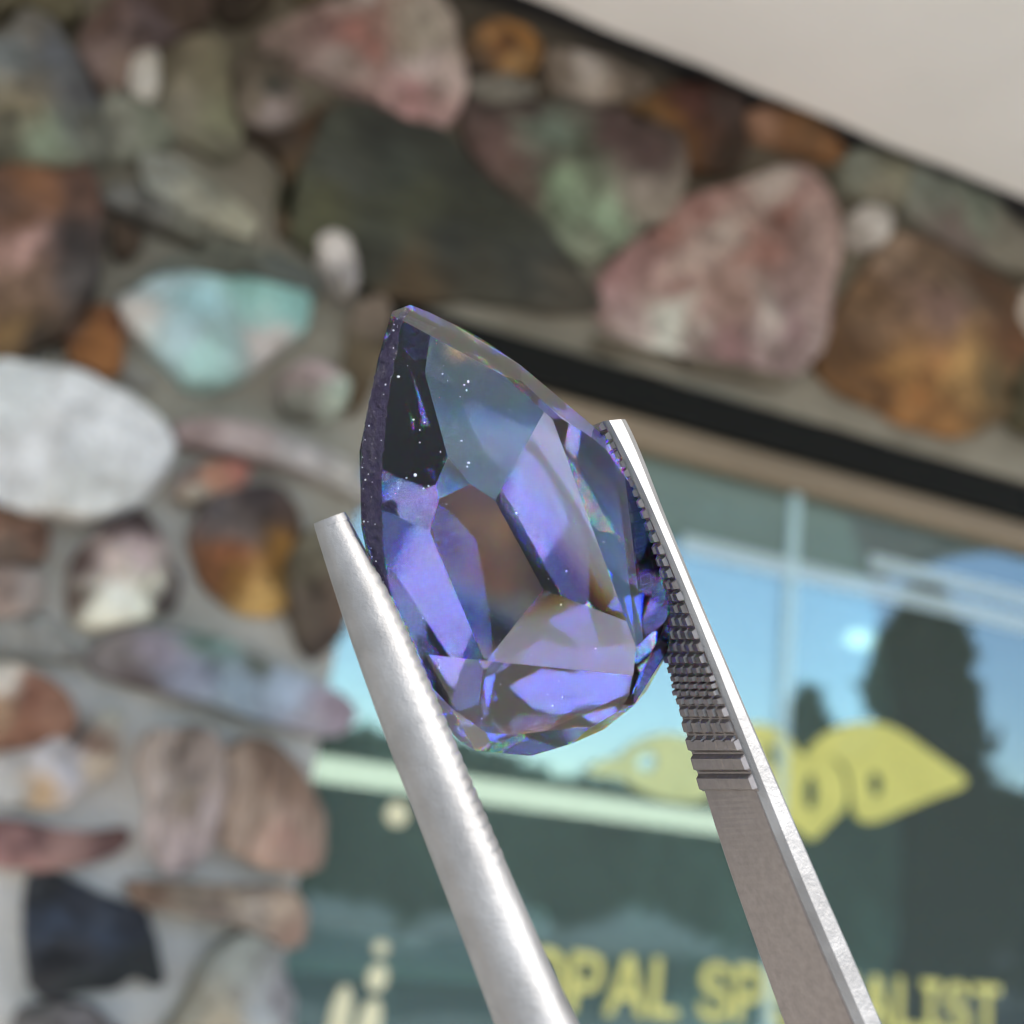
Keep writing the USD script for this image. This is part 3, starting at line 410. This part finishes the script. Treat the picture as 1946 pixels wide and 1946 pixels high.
def ring_(px, py, Y, R0, r, lab):
    a = np.linspace(0, 2 * np.pi, 40, endpoint=False); c = at(px, py, Y); t = np.linspace(0, 2 * np.pi, 12, endpoint=False)
    v = np.array([[c + np.array([(R0 + r * math.cos(u)) * math.cos(q), r * math.sin(u), (R0 + r * math.cos(u)) * math.sin(q)]) for u in t] for q in a])
    n, k = v.shape[:2]; f = []
    for i in range(n):
        for j in range(k):
            A, B, C_, D_ = i * k + j, i * k + (j + 1) % k, ((i + 1) % n) * k + (j + 1) % k, ((i + 1) % n) * k + j; f += [[A, B, C_], [A, C_, D_]]
    m = trimesh.Trimesh(v.reshape(-1, 3), f, process=False); m.fix_normals(); tag(obj('highlight_ring', m, pale_m, smooth=True), lab, 'ring')
ring_(1712, 1752, .10, .013, .0028, 'pale ring added for a blurred highlight above the right end of the lettering')
ring_(1012, 1738, .10, .009, .0024, 'small pale glass ring just right of the left tweezer arm')
def blob(px, py, Y, r, lab):
    sp = trimesh.creation.icosphere(3, r); sp.apply_scale([1.5, 1, .9]); sp.apply_translation(at(px, py, Y)); tag(obj('highlight_blob', sp, pale_m, smooth=True), lab, 'blob')
blob(1722, 1796, .10, .013, 'pale glass pebble hanging under the glass ring')

# ------------------------------------------------------------------ trees across the street, seen only mirrored in the glass
leaf_m = usdkit.material(stage, '/World/Looks/leaves', {
    'o': ('geometry', {}), 'r': ('rgb_ramp', {'ramp': [(0, (.03, .055, .034)), (1, (.20, .27, .15))]}), 'd': ('diffuse_bsdf', {}), 't': ('translucent_bsdf', {}), 'm': ('mix_closure', {'fac': .45})},
    [('o.random_per_island', 'r.fac'), ('r.color', 'd.color'), ('r.color', 't.color'), ('d.BSDF', 'm.closure1'), ('t.BSDF', 'm.closure2')], surface='m.closure')
bark_m = mat('bark', (.10, .075, .055), .9)
def mirrored(px, py, s):
    v = EYE + ray(px, py) * s; return np.array([v[0], 2 * GLASS_Y - v[1], v[2]])
def tree(kind, top, width_px, s, n, label, conifer=True, seed=1):
    rng = np.random.default_rng(seed)
    T = mirrored(*top, s); base = np.array([T[0], T[1], 0]); H = T[2]; w = width_px * s / FPX
    t = thing(kind, label, 'tree', base)
    obj('trunk', tubem([base, base + [0.05, 0, H * .5], base + [0, 0, H * .95]], [H * .022, H * .014, .01], 8), bark_m, t, smooth=True)
    h = rng.beta(1.2, 1.1, n) if conifer else rng.beta(2.2, 1.6, n)
    rad = (w * (1.02 - h) ** .8 if conifer else w * np.sqrt(np.clip(1 - ((h - .55) / .5) ** 2, 0.02, 1)))
    ang = rng.uniform(0, 2 * np.pi, n); lump = .12 + 1.25 * meshkit.noise(np.c_[np.cos(ang) * 2 + 5, np.sin(ang) * 2 + 5, h * 7 + seed])
    rr = rad * lump * np.sqrt(rng.uniform(.15, 1, n))
    c = base + np.c_[rr * np.cos(ang), rr * np.sin(ang), H * (.12 + .88 * h)]
    a = rng.normal(size=(n, 3)); a /= np.linalg.norm(a, axis=1, keepdims=True); b = np.cross(a, rng.normal(size=(n, 3))); b /= np.linalg.norm(b, axis=1, keepdims=True)
    L = rng.uniform(.10, .24, n)[:, None] * (s / 12)
    v = np.stack([c - a * L, c + b * L * .5, c + a * L, c - b * L * .5], 1).reshape(-1, 3)
    k = np.arange(n)[:, None] * 4
    obj('crown', trimesh.Trimesh(v, np.vstack([k + [0, 1, 2], k + [0, 2, 3]]), process=False), leaf_m, t)
tree('conifer_tree', (1745, 1110), 270, 13, 4200, 'tall dark conifer mirrored at the right of the shop glass', True, 3)
tree('conifer_tree', (1524, 1310), 150, 14, 2000, 'slim dark conifer mirrored left of the tall one', True, 4)
tree('broadleaf_tree', (800, 1400), 330, 15, 3600, 'wide dark broadleaf tree mirrored low in the left of the glass', False, 5)
tree('broadleaf_tree', (1090, 1475), 260, 17, 2600, 'lower broadleaf tree mirrored behind the lettering', False, 6)
tree('broadleaf_tree', (600, 1380), 260, 16, 2600, 'broadleaf tree mirrored beside the stone jamb', False, 8)
tree('broadleaf_tree', (1980, 1500), 260, 18, 2600, 'broadleaf tree mirrored right of the conifers', False, 10)
tree('broadleaf_tree', (1380, 1500), 300, 18, 2400, 'broadleaf tree mirrored under the emblem', False, 9)

#GEM
# ------------------------------------------------------------------ the gemstone
D0 = FOCUS
def gp(px, py, c): return deep(px, py, D0 - c * 1e-3)         # c: millimetres towards the camera
GIRDLE = [(775,578),(812,590),(855,612),(905,642),(965,676),(1022,722),(1072,768),(1122,816),(1170,872),(1215,940),(1250,1012),(1268,1082),(1266,1140),(1256,1200),(1238,1262),(1208,1318),(1160,1360),(1100,1394),(1040,1415),(980,1424),(920,1418),(868,1392),(830,1345),(795,1280),(760,1205),(728,1120),(700,1040),(684,960),(682,880),(690,800),(706,720),(728,645),(750,600)]
FRONT = [(772,632),(868,668),(985,745),(1066,835),(1130,925),(1180,1012),(1192,1090),(1180,1180),(1145,1260),(1065,1330),(965,1362),(885,1335),(808,1245),(752,1130),(738,960),(744,800)]
PLANES = np.array([#PLANES
 0.30850, 0.95122, 0.00363, 6.20339,
 0.44656, 0.87282, 0.19690, 5.18857,
 0.50275, 0.83792, 0.21246, 4.81667,
 0.44212, 0.78021, 0.44251, 4.51666,
 0.62754, 0.77761, -0.03896, 4.49788,
 0.62460, 0.67892, 0.38594, 4.01294,
 0.63884, 0.66545, 0.38608, 3.98980,
 0.69848, 0.59869, 0.39204, 3.97561,
 0.76904, 0.50893, 0.38674, 4.09476,
 0.88136, 0.42844, 0.19911, 4.61228,
 0.93774, 0.24113, 0.24998, 5.10490,
 0.99231, -0.03422, 0.11898, 6.07333,
 0.90713, -0.15119, 0.39274, 5.96936,
 0.87047, -0.25272, 0.42240, 6.23185,
 0.85460, -0.45782, 0.24506, 7.35985,
 0.64993, -0.74277, 0.16089, 8.37534,
 0.46534, -0.82120, 0.33029, 8.27713,
 0.32839, -0.93826, 0.10877, 8.91220,
 0.12847, -0.85644, 0.50000, 7.88154,
 -0.09722, -0.97216, 0.21320, 8.87837,
 -0.44713, -0.89425, -0.01963, 8.49601,
 -0.77553, -0.62703, -0.07341, 6.86277,
 -0.87884, -0.47322, 0.06092, 5.97785,
 -0.90602, -0.42281, 0.01912, 5.75421,
 -0.93565, -0.35224, 0.02196, 5.53899,
 -0.93913, -0.32869, -0.10000, 5.48300,
 -0.97867, -0.19573, 0.06238, 5.49659,
 -0.99373, -0.02484, 0.10901, 5.60204,
 -0.99486, 0.09949, -0.01896, 5.82231,
 -0.97196, 0.19439, 0.13230, 6.01102,
 -0.95409, 0.27987, 0.10671, 6.33865,
 -0.89837, 0.43920, 0.00522, 7.09643,
 -0.66042, 0.75048, 0.02487, 8.34713,
 0.06956, 0.04615, 0.99651, 2.04293,
 0.68317, 0.24650, 0.68740, 3.19658,
 0.71654, -0.02327, 0.69715, 12.26794,
 -0.08252, -0.47678, 0.87514, 10.95390,
 0.81270, 0.27521, 0.51359, 18.16264,
 0.77564, 0.18964, 0.60201, 25.75717,
 0.36072, -0.85600, 0.37033, 24.29522,
 0.05250, -0.10506, 0.99308, 2.85128,
 -0.04350, -0.58075, 0.81292, 19.30575,
 -0.69534, -0.09775, 0.71200, 20.96406,
 0.52177, 0.56467, 0.63946, 3.80089,
 0.86004, 0.31024, 0.40508, 30.82896,
 0.24518, 0.89220, -0.37929, 11.40481,
 -0.90943, -0.06282, -0.41109, 27.32887,
 -0.95632, -0.12020, -0.26645, 9.55868,
 0.45650, 0.30828, -0.83461, 3.90439,
 0.44615, 0.26121, -0.85599, 25.23811,
 0.01767, 0.20180, -0.97927, 24.66714,
 -0.02631, 0.41302, -0.91034, 4.72607,
 -0.50641, 0.42563, -0.74992, 23.74978,
 -0.77813, 0.20024, -0.59533, 4.89281,
 -0.78219, -0.32494, -0.53160, 4.74500,
 -0.82597, -0.47716, -0.30014, 16.72071,
 -0.09554, 0.83548, -0.54115, 23.29140,
 0.46466, 0.65068, -0.60059, 20.87923,
 0.22450, 0.88670, -0.40419, 24.93305,
 -0.46567, -0.18645, -0.86509, 4.71851,
 -0.25873, -0.87117, -0.41728, 45.64970,
 -0.18025, -0.89929, -0.39848, 49.99618,
 0.11014, -0.61119, -0.78378, 6.24344,
 0.04427, 0.54669, -0.83616, 4.35144,
 0.22980, 0.14094, -0.96298, 22.76505,
 0.42146, -0.08983, -0.90239, 5.78077,
 -0.56086, 0.05289, -0.82622, 4.94358,
 -0.65726, 0.39564, -0.64146, 6.39081,
 0.70365, 0.49010, -0.51447, 18.38103,
 0.24932, 0.43760, -0.86391, 5.56098,
 -0.34503, 0.77267, -0.53285, 30.36454,
 0.68302, 0.70079, -0.20586, 9.23066,
 0.58887, 0.02527, -0.80783, 12.10301,
 0.49212, -0.15585, -0.85647, 7.96810,
 0.44341, 0.69767, -0.56272, 13.63778,
 0.35078, 0.19668, -0.91557, 7.14761,
 -0.81331, -0.26633, -0.51730, 11.81178,
 0.40903, 0.71088, -0.57213, 12.84498,
 0.75572, 0.37599, -0.53620, 8.27100,
 -0.59384, 0.62665, 0.50464, 17.47145,
 0.64996, 0.25147, 0.71716, 3.08079,
 -0.00632, -0.13920, 0.99024, 15.94596,
 -0.68723, -0.29301, 0.66473, 12.74844,
 0.18865, -0.41141, 0.89171, 5.22084,
 0.18217, -0.65325, 0.73490, 16.38835,
 0.50459, -0.73077, -0.45974, 14.05374,
 -0.16941, -0.77169, -0.61302, 7.40034,
 -0.85741, -0.06658, -0.51031, 22.24570,
 0.89194, -0.13438, -0.43172, 6.82999,
 0.49369, 0.35382, -0.79441, 7.95051,
 -0.49698, 0.54513, -0.67516, 5.88197,
 0.54643, 0.10253, -0.83120, 6.23676,
 0.56903, -0.57238, -0.59041, 11.67507,
 0.74934, 0.42559, -0.50731, 17.89523,
 0.46180, -0.35452, -0.81306, 12.97292,
 0.81254, -0.51352, -0.27582, 8.15540,
 -0.14796, 0.35521, -0.92300, 8.26324,
 0.17963, -0.94832, -0.26156, 11.51555,
 -0.92394, 0.24762, -0.29158, 7.44488,
 0.56499, 0.64868, -0.50990, 7.74060,
 0.78869, -0.22272, -0.57304, 7.06583,
 0.46561, 0.85138, -0.24159, 13.60701,
 0.78327, -0.21861, -0.58198, 8.20747,
 -0.77322, -0.03783, -0.63301, 6.84132,
 0.08823, -0.88520, -0.45678, 8.90070,
 -0.75896, -0.03057, -0.65042, 4.82213,
 -0.38761, 0.54567, -0.74296, 16.02964,
 0.50880, 0.04118, 0.85990, 5.87563,
 0.12242, 0.53254, 0.83750, 14.95690,
 -0.33374, 0.08312, 0.93899, 10.52240,
 0.85906, 0.20698, 0.46816, 16.18059,
 0.81556, 0.48595, 0.31419, 4.10515,
 0.00713, 0.89484, 0.44632, 9.25566,
 0.26767, 0.80328, 0.53207, 11.66166,
 -0.79700, -0.24437, 0.55234, 14.37890,
 -0.70656, -0.54547, 0.45081, 10.91799,
 -0.40878, -0.55849, 0.72180, 8.73710,
 0.20495, 0.93907, 0.27595, 8.09017,
 -0.61989, -0.63247, 0.46445, 6.80993,
 0.47601, 0.81519, 0.32997, 4.69402,
 0.55357, 0.80619, 0.20884, 4.65300,
 0.64152, 0.74623, 0.17777, 4.35239,
 0.63175, 0.67222, 0.38603, 3.99356,
 0.66933, 0.63271, 0.38945, 3.97872,
 0.73496, 0.55472, 0.39003, 3.99334,
 0.83086, 0.47190, 0.29493, 4.20940,
 0.91423, 0.33651, 0.22570, 4.87559,
 0.97681, 0.10472, 0.18673, 5.64938,
 0.96131, -0.09383, 0.25899, 6.08684,
 0.89020, -0.20227, 0.40821, 6.10218,
 0.87060, -0.35859, 0.33685, 6.85140,
 0.76481, -0.61031, 0.20636, 7.99082,
 0.56250, -0.78881, 0.24773, 8.39090,
 0.40098, -0.88883, 0.22180, 8.67562,
 0.23435, -0.92063, 0.31228, 8.60670,
 0.01592, -0.93153, 0.36332, 8.52985,
 -0.27861, -0.95528, 0.09908, 8.88467,
 -0.62574, -0.77857, -0.04762, 7.85245,
 -0.83265, -0.55376, -0.00629, 6.45476,
 -0.89299, -0.44830, 0.04005, 5.86172,
 0.81891, -0.02300, -0.57346, 6.17684,
 0.59021, -0.24797, 0.76822, 5.62330,
 -0.46501, -0.48606, -0.73994, 6.00347,
 0.77984, -0.04009, 0.62470, 4.89558,
 0.68964, -0.59666, -0.41036, 8.12733,
 0.32958, -0.85028, -0.41036, 8.54098,
 0.73012, -0.27691, 0.62470, 6.12859,
 -0.50674, -0.75817, -0.41036, 7.56369,
 -0.14929, -0.80551, -0.57346, 7.66513,
 0.61601, -0.17427, 0.76822, 5.23852,
 0.90537, -0.10913, -0.41036, 6.58328,
 0.54270, -0.73285, -0.41036, 8.56077,
 0.58545, -0.51672, 0.62470, 7.07427,
 -0.01209, -0.64007, 0.76822, 6.67387,
 0.77173, -0.11909, 0.62470, 5.35594,
 -0.38130, -0.82838, -0.41036, 8.08464,
 -0.41041, -0.66432, 0.62470, 6.93765,
 -0.63923, -0.44849, 0.62470, 6.13410,
 -0.00701, -0.91189, -0.41036, 8.68039,
]).reshape(-1, 4)                                # each facet's outward normal and distance, in millimetres: x right, y up, z to the viewer
SIGMA = np.array([0.0820, 0.0730, 0.0095])     # what a millimetre of the stone takes out of red, green and blue
from scipy.spatial import HalfspaceIntersection
def to_world(p): p = np.asarray(p, float); return EYE + (p[..., :1] * CR + p[..., 1:2] * CU + (D0 * 1e3 - p[..., 2:]) * CF) * 1e-3
def pix_mm(px, py): k = SIZE / 1932; q = D0 * 1e3 / FPX; return np.array([(px * k - SIZE / 2) * q, -(py * k - SIZE / 2) * q, 0.0])
cut = HalfspaceIntersection(np.c_[PLANES[:, :3], -PLANES[:, 3]], pix_mm(945, 1030) + [0, 0, -.5])
body = trimesh.Trimesh(to_world(cut.intersections)).convex_hull
def surface(px, py, off):
    """A point on the gem's skin as seen at that place, lifted off it by so many millimetres."""
    e = np.array([0, 0, D0 * 1e3]); d = unit(pix_mm(px, py) - e); nd = PLANES[:, :3] @ d; t = (PLANES[:, 3] - PLANES[:, :3] @ e) / np.where(abs(nd) < 1e-9, 1e-9, nd)
    tin = np.where(nd < 0, t, -1e9).max(); tout = np.where(nd > 0, t, 1e9).min()
    return (e + d * (tin - off)) if tin < tout else (pix_mm(px, py) + [0, 0, off])
gl = {}
for ch, col, ior in (('r', (1, 0, 0), 1.743), ('g', (0, 1, 0), 1.75), ('b', (0, 0, 1), 1.760)):
    gl[ch] = ('glass_bsdf', {'color': col, 'roughness': 0.0, 'IOR': ior})
dens = float(max(SIGMA)) * 1e3 * 1.05
gem_m = usdkit.material(stage, '/World/Looks/violet_gem', {**gl, 'a1': ('add_closure', {}), 'a2': ('add_closure', {}), 'v': ('absorption_volume', {'color': tuple(1 - x * 1e3 / dens for x in SIGMA), 'density': dens})},
    [('r.BSDF', 'a1.closure1'), ('g.BSDF', 'a1.closure2'), ('a1.closure', 'a2.closure1'), ('b.BSDF', 'a2.closure2')], surface='a2.closure', volume='v.volume')
gem = thing('gemstone', 'pear shaped faceted blue violet gemstone gripped upright between tweezer tips', 'gemstone', gp(950, 1400, 0))
obj('faceted_body', body, gem_m, gem)
# the unpolished, grainy girdle on the left side
gird_m = usdkit.material(stage, '/World/Looks/rough_girdle', {'g': ('geometry', {}), 'n': ('noise_texture', {'scale': 5200, 'detail': 5, 'roughness': .75}), 'b': ('bump', {'distance': 2.6e-4, 'strength': 1.0}),
    'p': ('principled_bsdf', {'base_color': (.012, .008, .026), 'roughness': .12, 'specular_ior_level': .6})}, [('g.position', 'n.vector'), ('n.fac', 'b.height'), ('b.normal', 'p.normal')], surface='p.BSDF')
OUT = [(772,580),(748,602),(728,645),(706,720),(690,800),(682,880),(683,960),(698,1040),(724,1112),(752,1190)]
INN = [(778,584),(763,622),(757,690),(748,760),(744,840),(741,920),(741,1000),(742,1070),(748,1130),(766,1200)]
oo = np.array(OUT, float); ii = np.array(INN, float); ii = oo + (ii - oo) * .66; tt_ = np.linspace(0, len(OUT) - 1, 150); from scipy.interpolate import PchipInterpolator
oo = PchipInterpolator(np.arange(len(OUT)), oo)(tt_); ii = PchipInterpolator(np.arange(len(INN)), ii)(tt_)
gv = []; GC = 22
for a_, b_ in zip(oo, ii):
    for k in range(GC):
        u = k / (GC - 1); p = a_ + (b_ - a_) * u + [-1 * (1 - u), 0]; q = surface(*p, .015 + .09 * math.sin(math.pi * min(1, max(0, u))) ** .5)
        grain = meshkit.fbm(np.array([p[0] / 9, p[1] / 9, 3.3]), 3) - .5
        gv.append(q + np.array([0, 0, .30 * grain * (0 < k < GC - 1)]) + np.array([.09 * (meshkit.noise(np.array([p[1] / 8, 1.1, u])) - .5), 0, 0]))
gfc = []
for i in range(149):
    for k in range(GC - 1):
        a_ = i * GC + k; gfc += [[a_, a_ + 1, a_ + GC + 1], [a_, a_ + GC + 1, a_ + GC]]
gm = trimesh.Trimesh(to_world(np.array(gv)), gfc, process=False)
if gm.face_normals.mean(0) @ CF > 0: gm.invert()
obj('rough_girdle', gm, gird_m, gem)
# dust and tiny droplets clinging to the stone
dust_m = mat('dust_grain', (.40, .40, .44), .15, spec=.9)
dr = np.random.default_rng(11); specks = []
for n_, box_, rr in ((48, None, (.006, .024)), (26, (745, 890, 610, 960), (.010, .042)), (14, (900, 1180, 700, 1150), (.012, .03)), (10, (960, 1230, 1150, 1340), (.012, .035)), (10, (780, 1000, 1150, 1400), (.012, .03))):
    for q in range(n_):
        if box_ is None:
            k = dr.integers(0, 150); p = oo[k] + (ii[k] - oo[k]) * dr.beta(.8, 1.2)
            off = .18
        else:
            p = np.array([dr.uniform(box_[0], box_[1]), dr.uniform(box_[2], box_[3])]); off = .01
            if not sg.Polygon(GIRDLE).buffer(-14).contains(sg.Point(*p)): continue
        sp = trimesh.creation.icosphere(1, dr.uniform(*rr)); sp.apply_scale(dr.uniform(.5, 1.5, 3)); sp.apply_translation(surface(*p, off)); specks.append(sp)
sp = trimesh.util.concatenate(specks); sp.vertices = to_world(sp.vertices)
tag(obj('dust_specks', sp, dust_m, gem, smooth=True), kind='stuff')

# ------------------------------------------------------------------ the tweezers
steel_m = usdkit.material(stage, '/World/Looks/matte_steel', {
    'g': ('geometry', {}), 'n': ('noise_texture', {'scale': 2600, 'detail': 6, 'roughness': .75}), 'n2': ('noise_texture', {'scale': 500, 'detail': 4}),
    'r': ('rgb_ramp', {'ramp': [(.3, (.165, .160, .155)), (.7, (.245, .239, .233))]}), 'b': ('bump', {'distance': 4.5e-5, 'strength': .8}),
    'p': ('principled_bsdf', {'metallic': .6, 'roughness': .48, 'specular_ior_level': .5})},
    [('g.position', 'n.vector'), ('g.position', 'n2.vector'), ('n2.fac', 'r.fac'), ('r.color', 'p.base_color'), ('n.fac', 'b.height'), ('b.normal', 'p.normal')], surface='p.BSDF')
dark_reflection_steel = usdkit.material(stage, '/World/Looks/dark_reflection_steel', {  # same steel, its colour darkened to imitate a dark reflection
    'g': ('geometry', {}), 'n': ('noise_texture', {'scale': 3000, 'detail': 5, 'roughness': .7}), 'r': ('rgb_ramp', {'ramp': [(.3, (.145, .128, .122)), (.7, (.19, .168, .16))]}), 'b': ('bump', {'distance': 1e-5, 'strength': .5}),
    'p': ('principled_bsdf', {'metallic': .8, 'roughness': .38})},
    [('g.position', 'n.vector'), ('n.fac', 'r.fac'), ('r.color', 'p.base_color'), ('n.fac', 'b.height'), ('b.normal', 'p.normal')], surface='p.BSDF')
tw = thing('tweezers', 'matte steel tweezers whose two serrated arms grip the violet gemstone', 'tweezers', deep(1300, 2100, .036))
# left arm: a half round bar seen from its back
LA = [(628,990,67),(637,1015,72),(690,1140,97),(732,1243,109),(773,1347,116),(814,1450,121),(856,1554,124),(898,1657,128),(940,1760,133),(982,1863,140),(1011,1931,147),(1097,2130,165)]
rings = []
for i, (x, y, wpx) in enumerate(LA):
    d = D0 - .0018 - (y - 985) / 1000 * .0055
    t = unit(np.array(LA[min(i + 1, len(LA) - 1)][:2]) - np.array(LA[max(i - 1, 0)][:2])); nrm = np.array([-t[1], t[0]])   # image normal (points left when going down? both ends used)
    c = deep(x, y, d); a = (CR * nrm[0] - CU * nrm[1]); a = unit(a); b = -CF
    r = wpx / 2 / FPX * d * 1932 / 1946 * SIZE / 1932
    ring = []
    for th in np.linspace(0, 2 * np.pi, 40, endpoint=False):
        ca, sa = math.cos(th), math.sin(th); e = 0.92
        inner = ((a @ CR) * ca > 0.55) and y > 1100 and y < 1620
        ring.append(c + a * r * np.sign(ca) * abs(ca) ** e + b * r * .80 * np.sign(sa) * abs(sa) ** e)
    rings.append(ring)
rings = np.array(rings)
# resample along the length and round the tip
from scipy.interpolate import CubicSpline
t0 = np.arange(len(rings)); cs = CubicSpline(t0, rings); tt = np.linspace(0, len(rings) - 1, 420); R2 = cs(tt)
ty = np.interp(tt, t0, [q[1] for q in LA])
for i, y in enumerate(ty):                       # the ends of the inner teeth show along the right side
    if 1090 < y < 1640:
        c = R2[i].mean(0); rel = R2[i] - c; rad = np.linalg.norm(rel, axis=1).max(); side = (rel @ unit(CR - CU * .45 * -1)) / rad
        tooth = min(1.0, max(0.0, (abs((y / 23.0) % 1 - .5) * 2 - .25) * 3)) * (.6 + .5 * meshkit.noise(np.array([y // 23 * 1.7, .3, .9])))
        R2[i] += (rel / np.linalg.norm(rel, axis=1, keepdims=True)) * (np.clip((side - .72) * 4, 0, 1) * tooth * .00003)[:, None]
tip = []
axis = unit(R2[0].mean(0) - R2[3].mean(0)); rr = np.linalg.norm(R2[0] - R2[0].mean(0), axis=1).max()
for s, o in ((.62, .36), (.80, .30), (.93, .19), (1.0, 0)):
    tip.append(R2[0].mean(0) + (R2[0] - R2[0].mean(0)) * s + axis * rr * o)
obj('arm', loft(np.concatenate([np.array(tip), R2[1:]])), steel_m, tw, smooth=50)
# right arm: flat bar, its inner serrated face turned to the left, its edge to the light
ST = [  # inner-far edge, inner-near edge, outer edge, at stations along the arm
 ((1108,806),(1136,794),(1178,790)), ((1150,876),(1186,876),(1222,866)), ((1186,965),(1224,962),(1255,958)), ((1212,1064),(1262,1064),(1294,1062)),
 ((1234,1166),(1303,1166),(1338,1164)), ((1256,1269),(1348,1269),(1382,1266)), ((1278,1340),(1378,1340),(1412,1338)), ((1331,1493),(1441,1493),(1485,1490)), ((1375,1646),(1493,1646),(1546,1644)), ((1423,1800),(1564,1800),(1617,1797)), ((1469,1932),(1622,1932),(1668,1930)), ((1540,2130),(1710,2130),(1758,2128))]
ysr = np.array([p[1][1] for p in ST], float)
fit = [np.polyfit(ysr, [p[k][0] for p in ST], 4) for k in range(3)]
ST = [tuple((float(np.polyval(fit[k], p[1][1])), p[k][1]) for k in range(3)) for p in ST]
sec = []
for (fa, ne, ou) in ST:
    y = ne[1]; d = D0 - .0004 - (y - 985) / 1000 * .005
    p_near = deep(*ne, d); p_far = deep(*fa, d + .0030); p_out = deep(*ou, d + .0003); p_back = p_out + (p_far - p_near)
    sec.append((p_far, p_near, p_out, p_back))
sec = np.array(sec); cs2 = CubicSpline(np.arange(len(sec)), sec); S2 = cs2(np.linspace(0, len(sec) - 1, 120))
def chamfer(q, c=.10):
    out = []
    for i in range(4):
        a, b, p = q[i - 1], q[(i + 1) % 4], q[i]
        l1, l2 = np.linalg.norm(a - p), np.linalg.norm(b - p); k = min(.00022, l1 * .3, l2 * .3)
        out += [p + (a - p) / l1 * k, p + (b - p) / l2 * k]
    return out
obj('arm', loft(np.array([chamfer(q) for q in S2])), steel_m, tw, smooth=35)
fc = []
S3 = cs2(np.linspace(6.98, len(sec) - 1, 60))
for q in S3:
    n = unit(np.cross(q[0] - q[1], [0, 0, 1])); n = n if n @ (-CR) > 0 else -n
    w = q[0] - q[1]; m = np.linalg.norm(w); e = w / m
    fc.append([q[1] + e * .00024 + n * .00001, q[1] + e * .00030 + n * .00005, q[0] - e * .00030 + n * .00005, q[0] - e * .00024 + n * .00001])
obj('inner_face', loft(np.array(fc)), dark_reflection_steel, tw)
# serrated grip: rows of small square teeth milled in the inner face, then plain cross grooves
grip_v = []; NR, C = 352, 51
for i in range(NR):
    t = 7.0 * i / (NR - 1); q = cs2(t); n = unit(np.cross(q[0] - q[1], cs2(min(t + .05, 11))[1] - q[1])); n = n if n @ (-CR) > 0 else -n
    row = i / NR * 32
    for j in range(C):
        u = j / (C - 1); base = q[1] + (q[0] - q[1]) * (.03 + .94 * u); col = u * 5
        k1, k2 = int(row), int(min(col, 4.999)); rnd = meshkit.noise(np.array([k1 * 3.31, k2 * 2.77, 1.5]))
        fr = 1 - abs(((row + .10 * rnd) % 1) - .5) * 2; fc = 1 - abs(((col + .12 * math.sin(k1 * 1.7)) % 1) - .5) * 2
        grooved = min(1, max(0, (fr - .16) * 4))
        hgt = grooved * (min(1, max(0, (fc - .16) * 4.5)) if row < 29.2 else 1) * (.75 + .35 * rnd)
        grip_v.append(base + n * (.00001 + .00019 * hgt * (1 if 0 < j < C - 1 else 0)))
gf = []
for i in range(NR - 1):
    for j in range(C - 1):
        a = i * C + j; gf += [[a, a + 1, a + C + 1], [a, a + C + 1, a + C]]
gm = trimesh.Trimesh(grip_v, gf, process=False)
if gm.face_normals.mean(0) @ (-CR) < 0: gm.invert()
obj('serrated_grip', gm, dark_reflection_steel, tw)
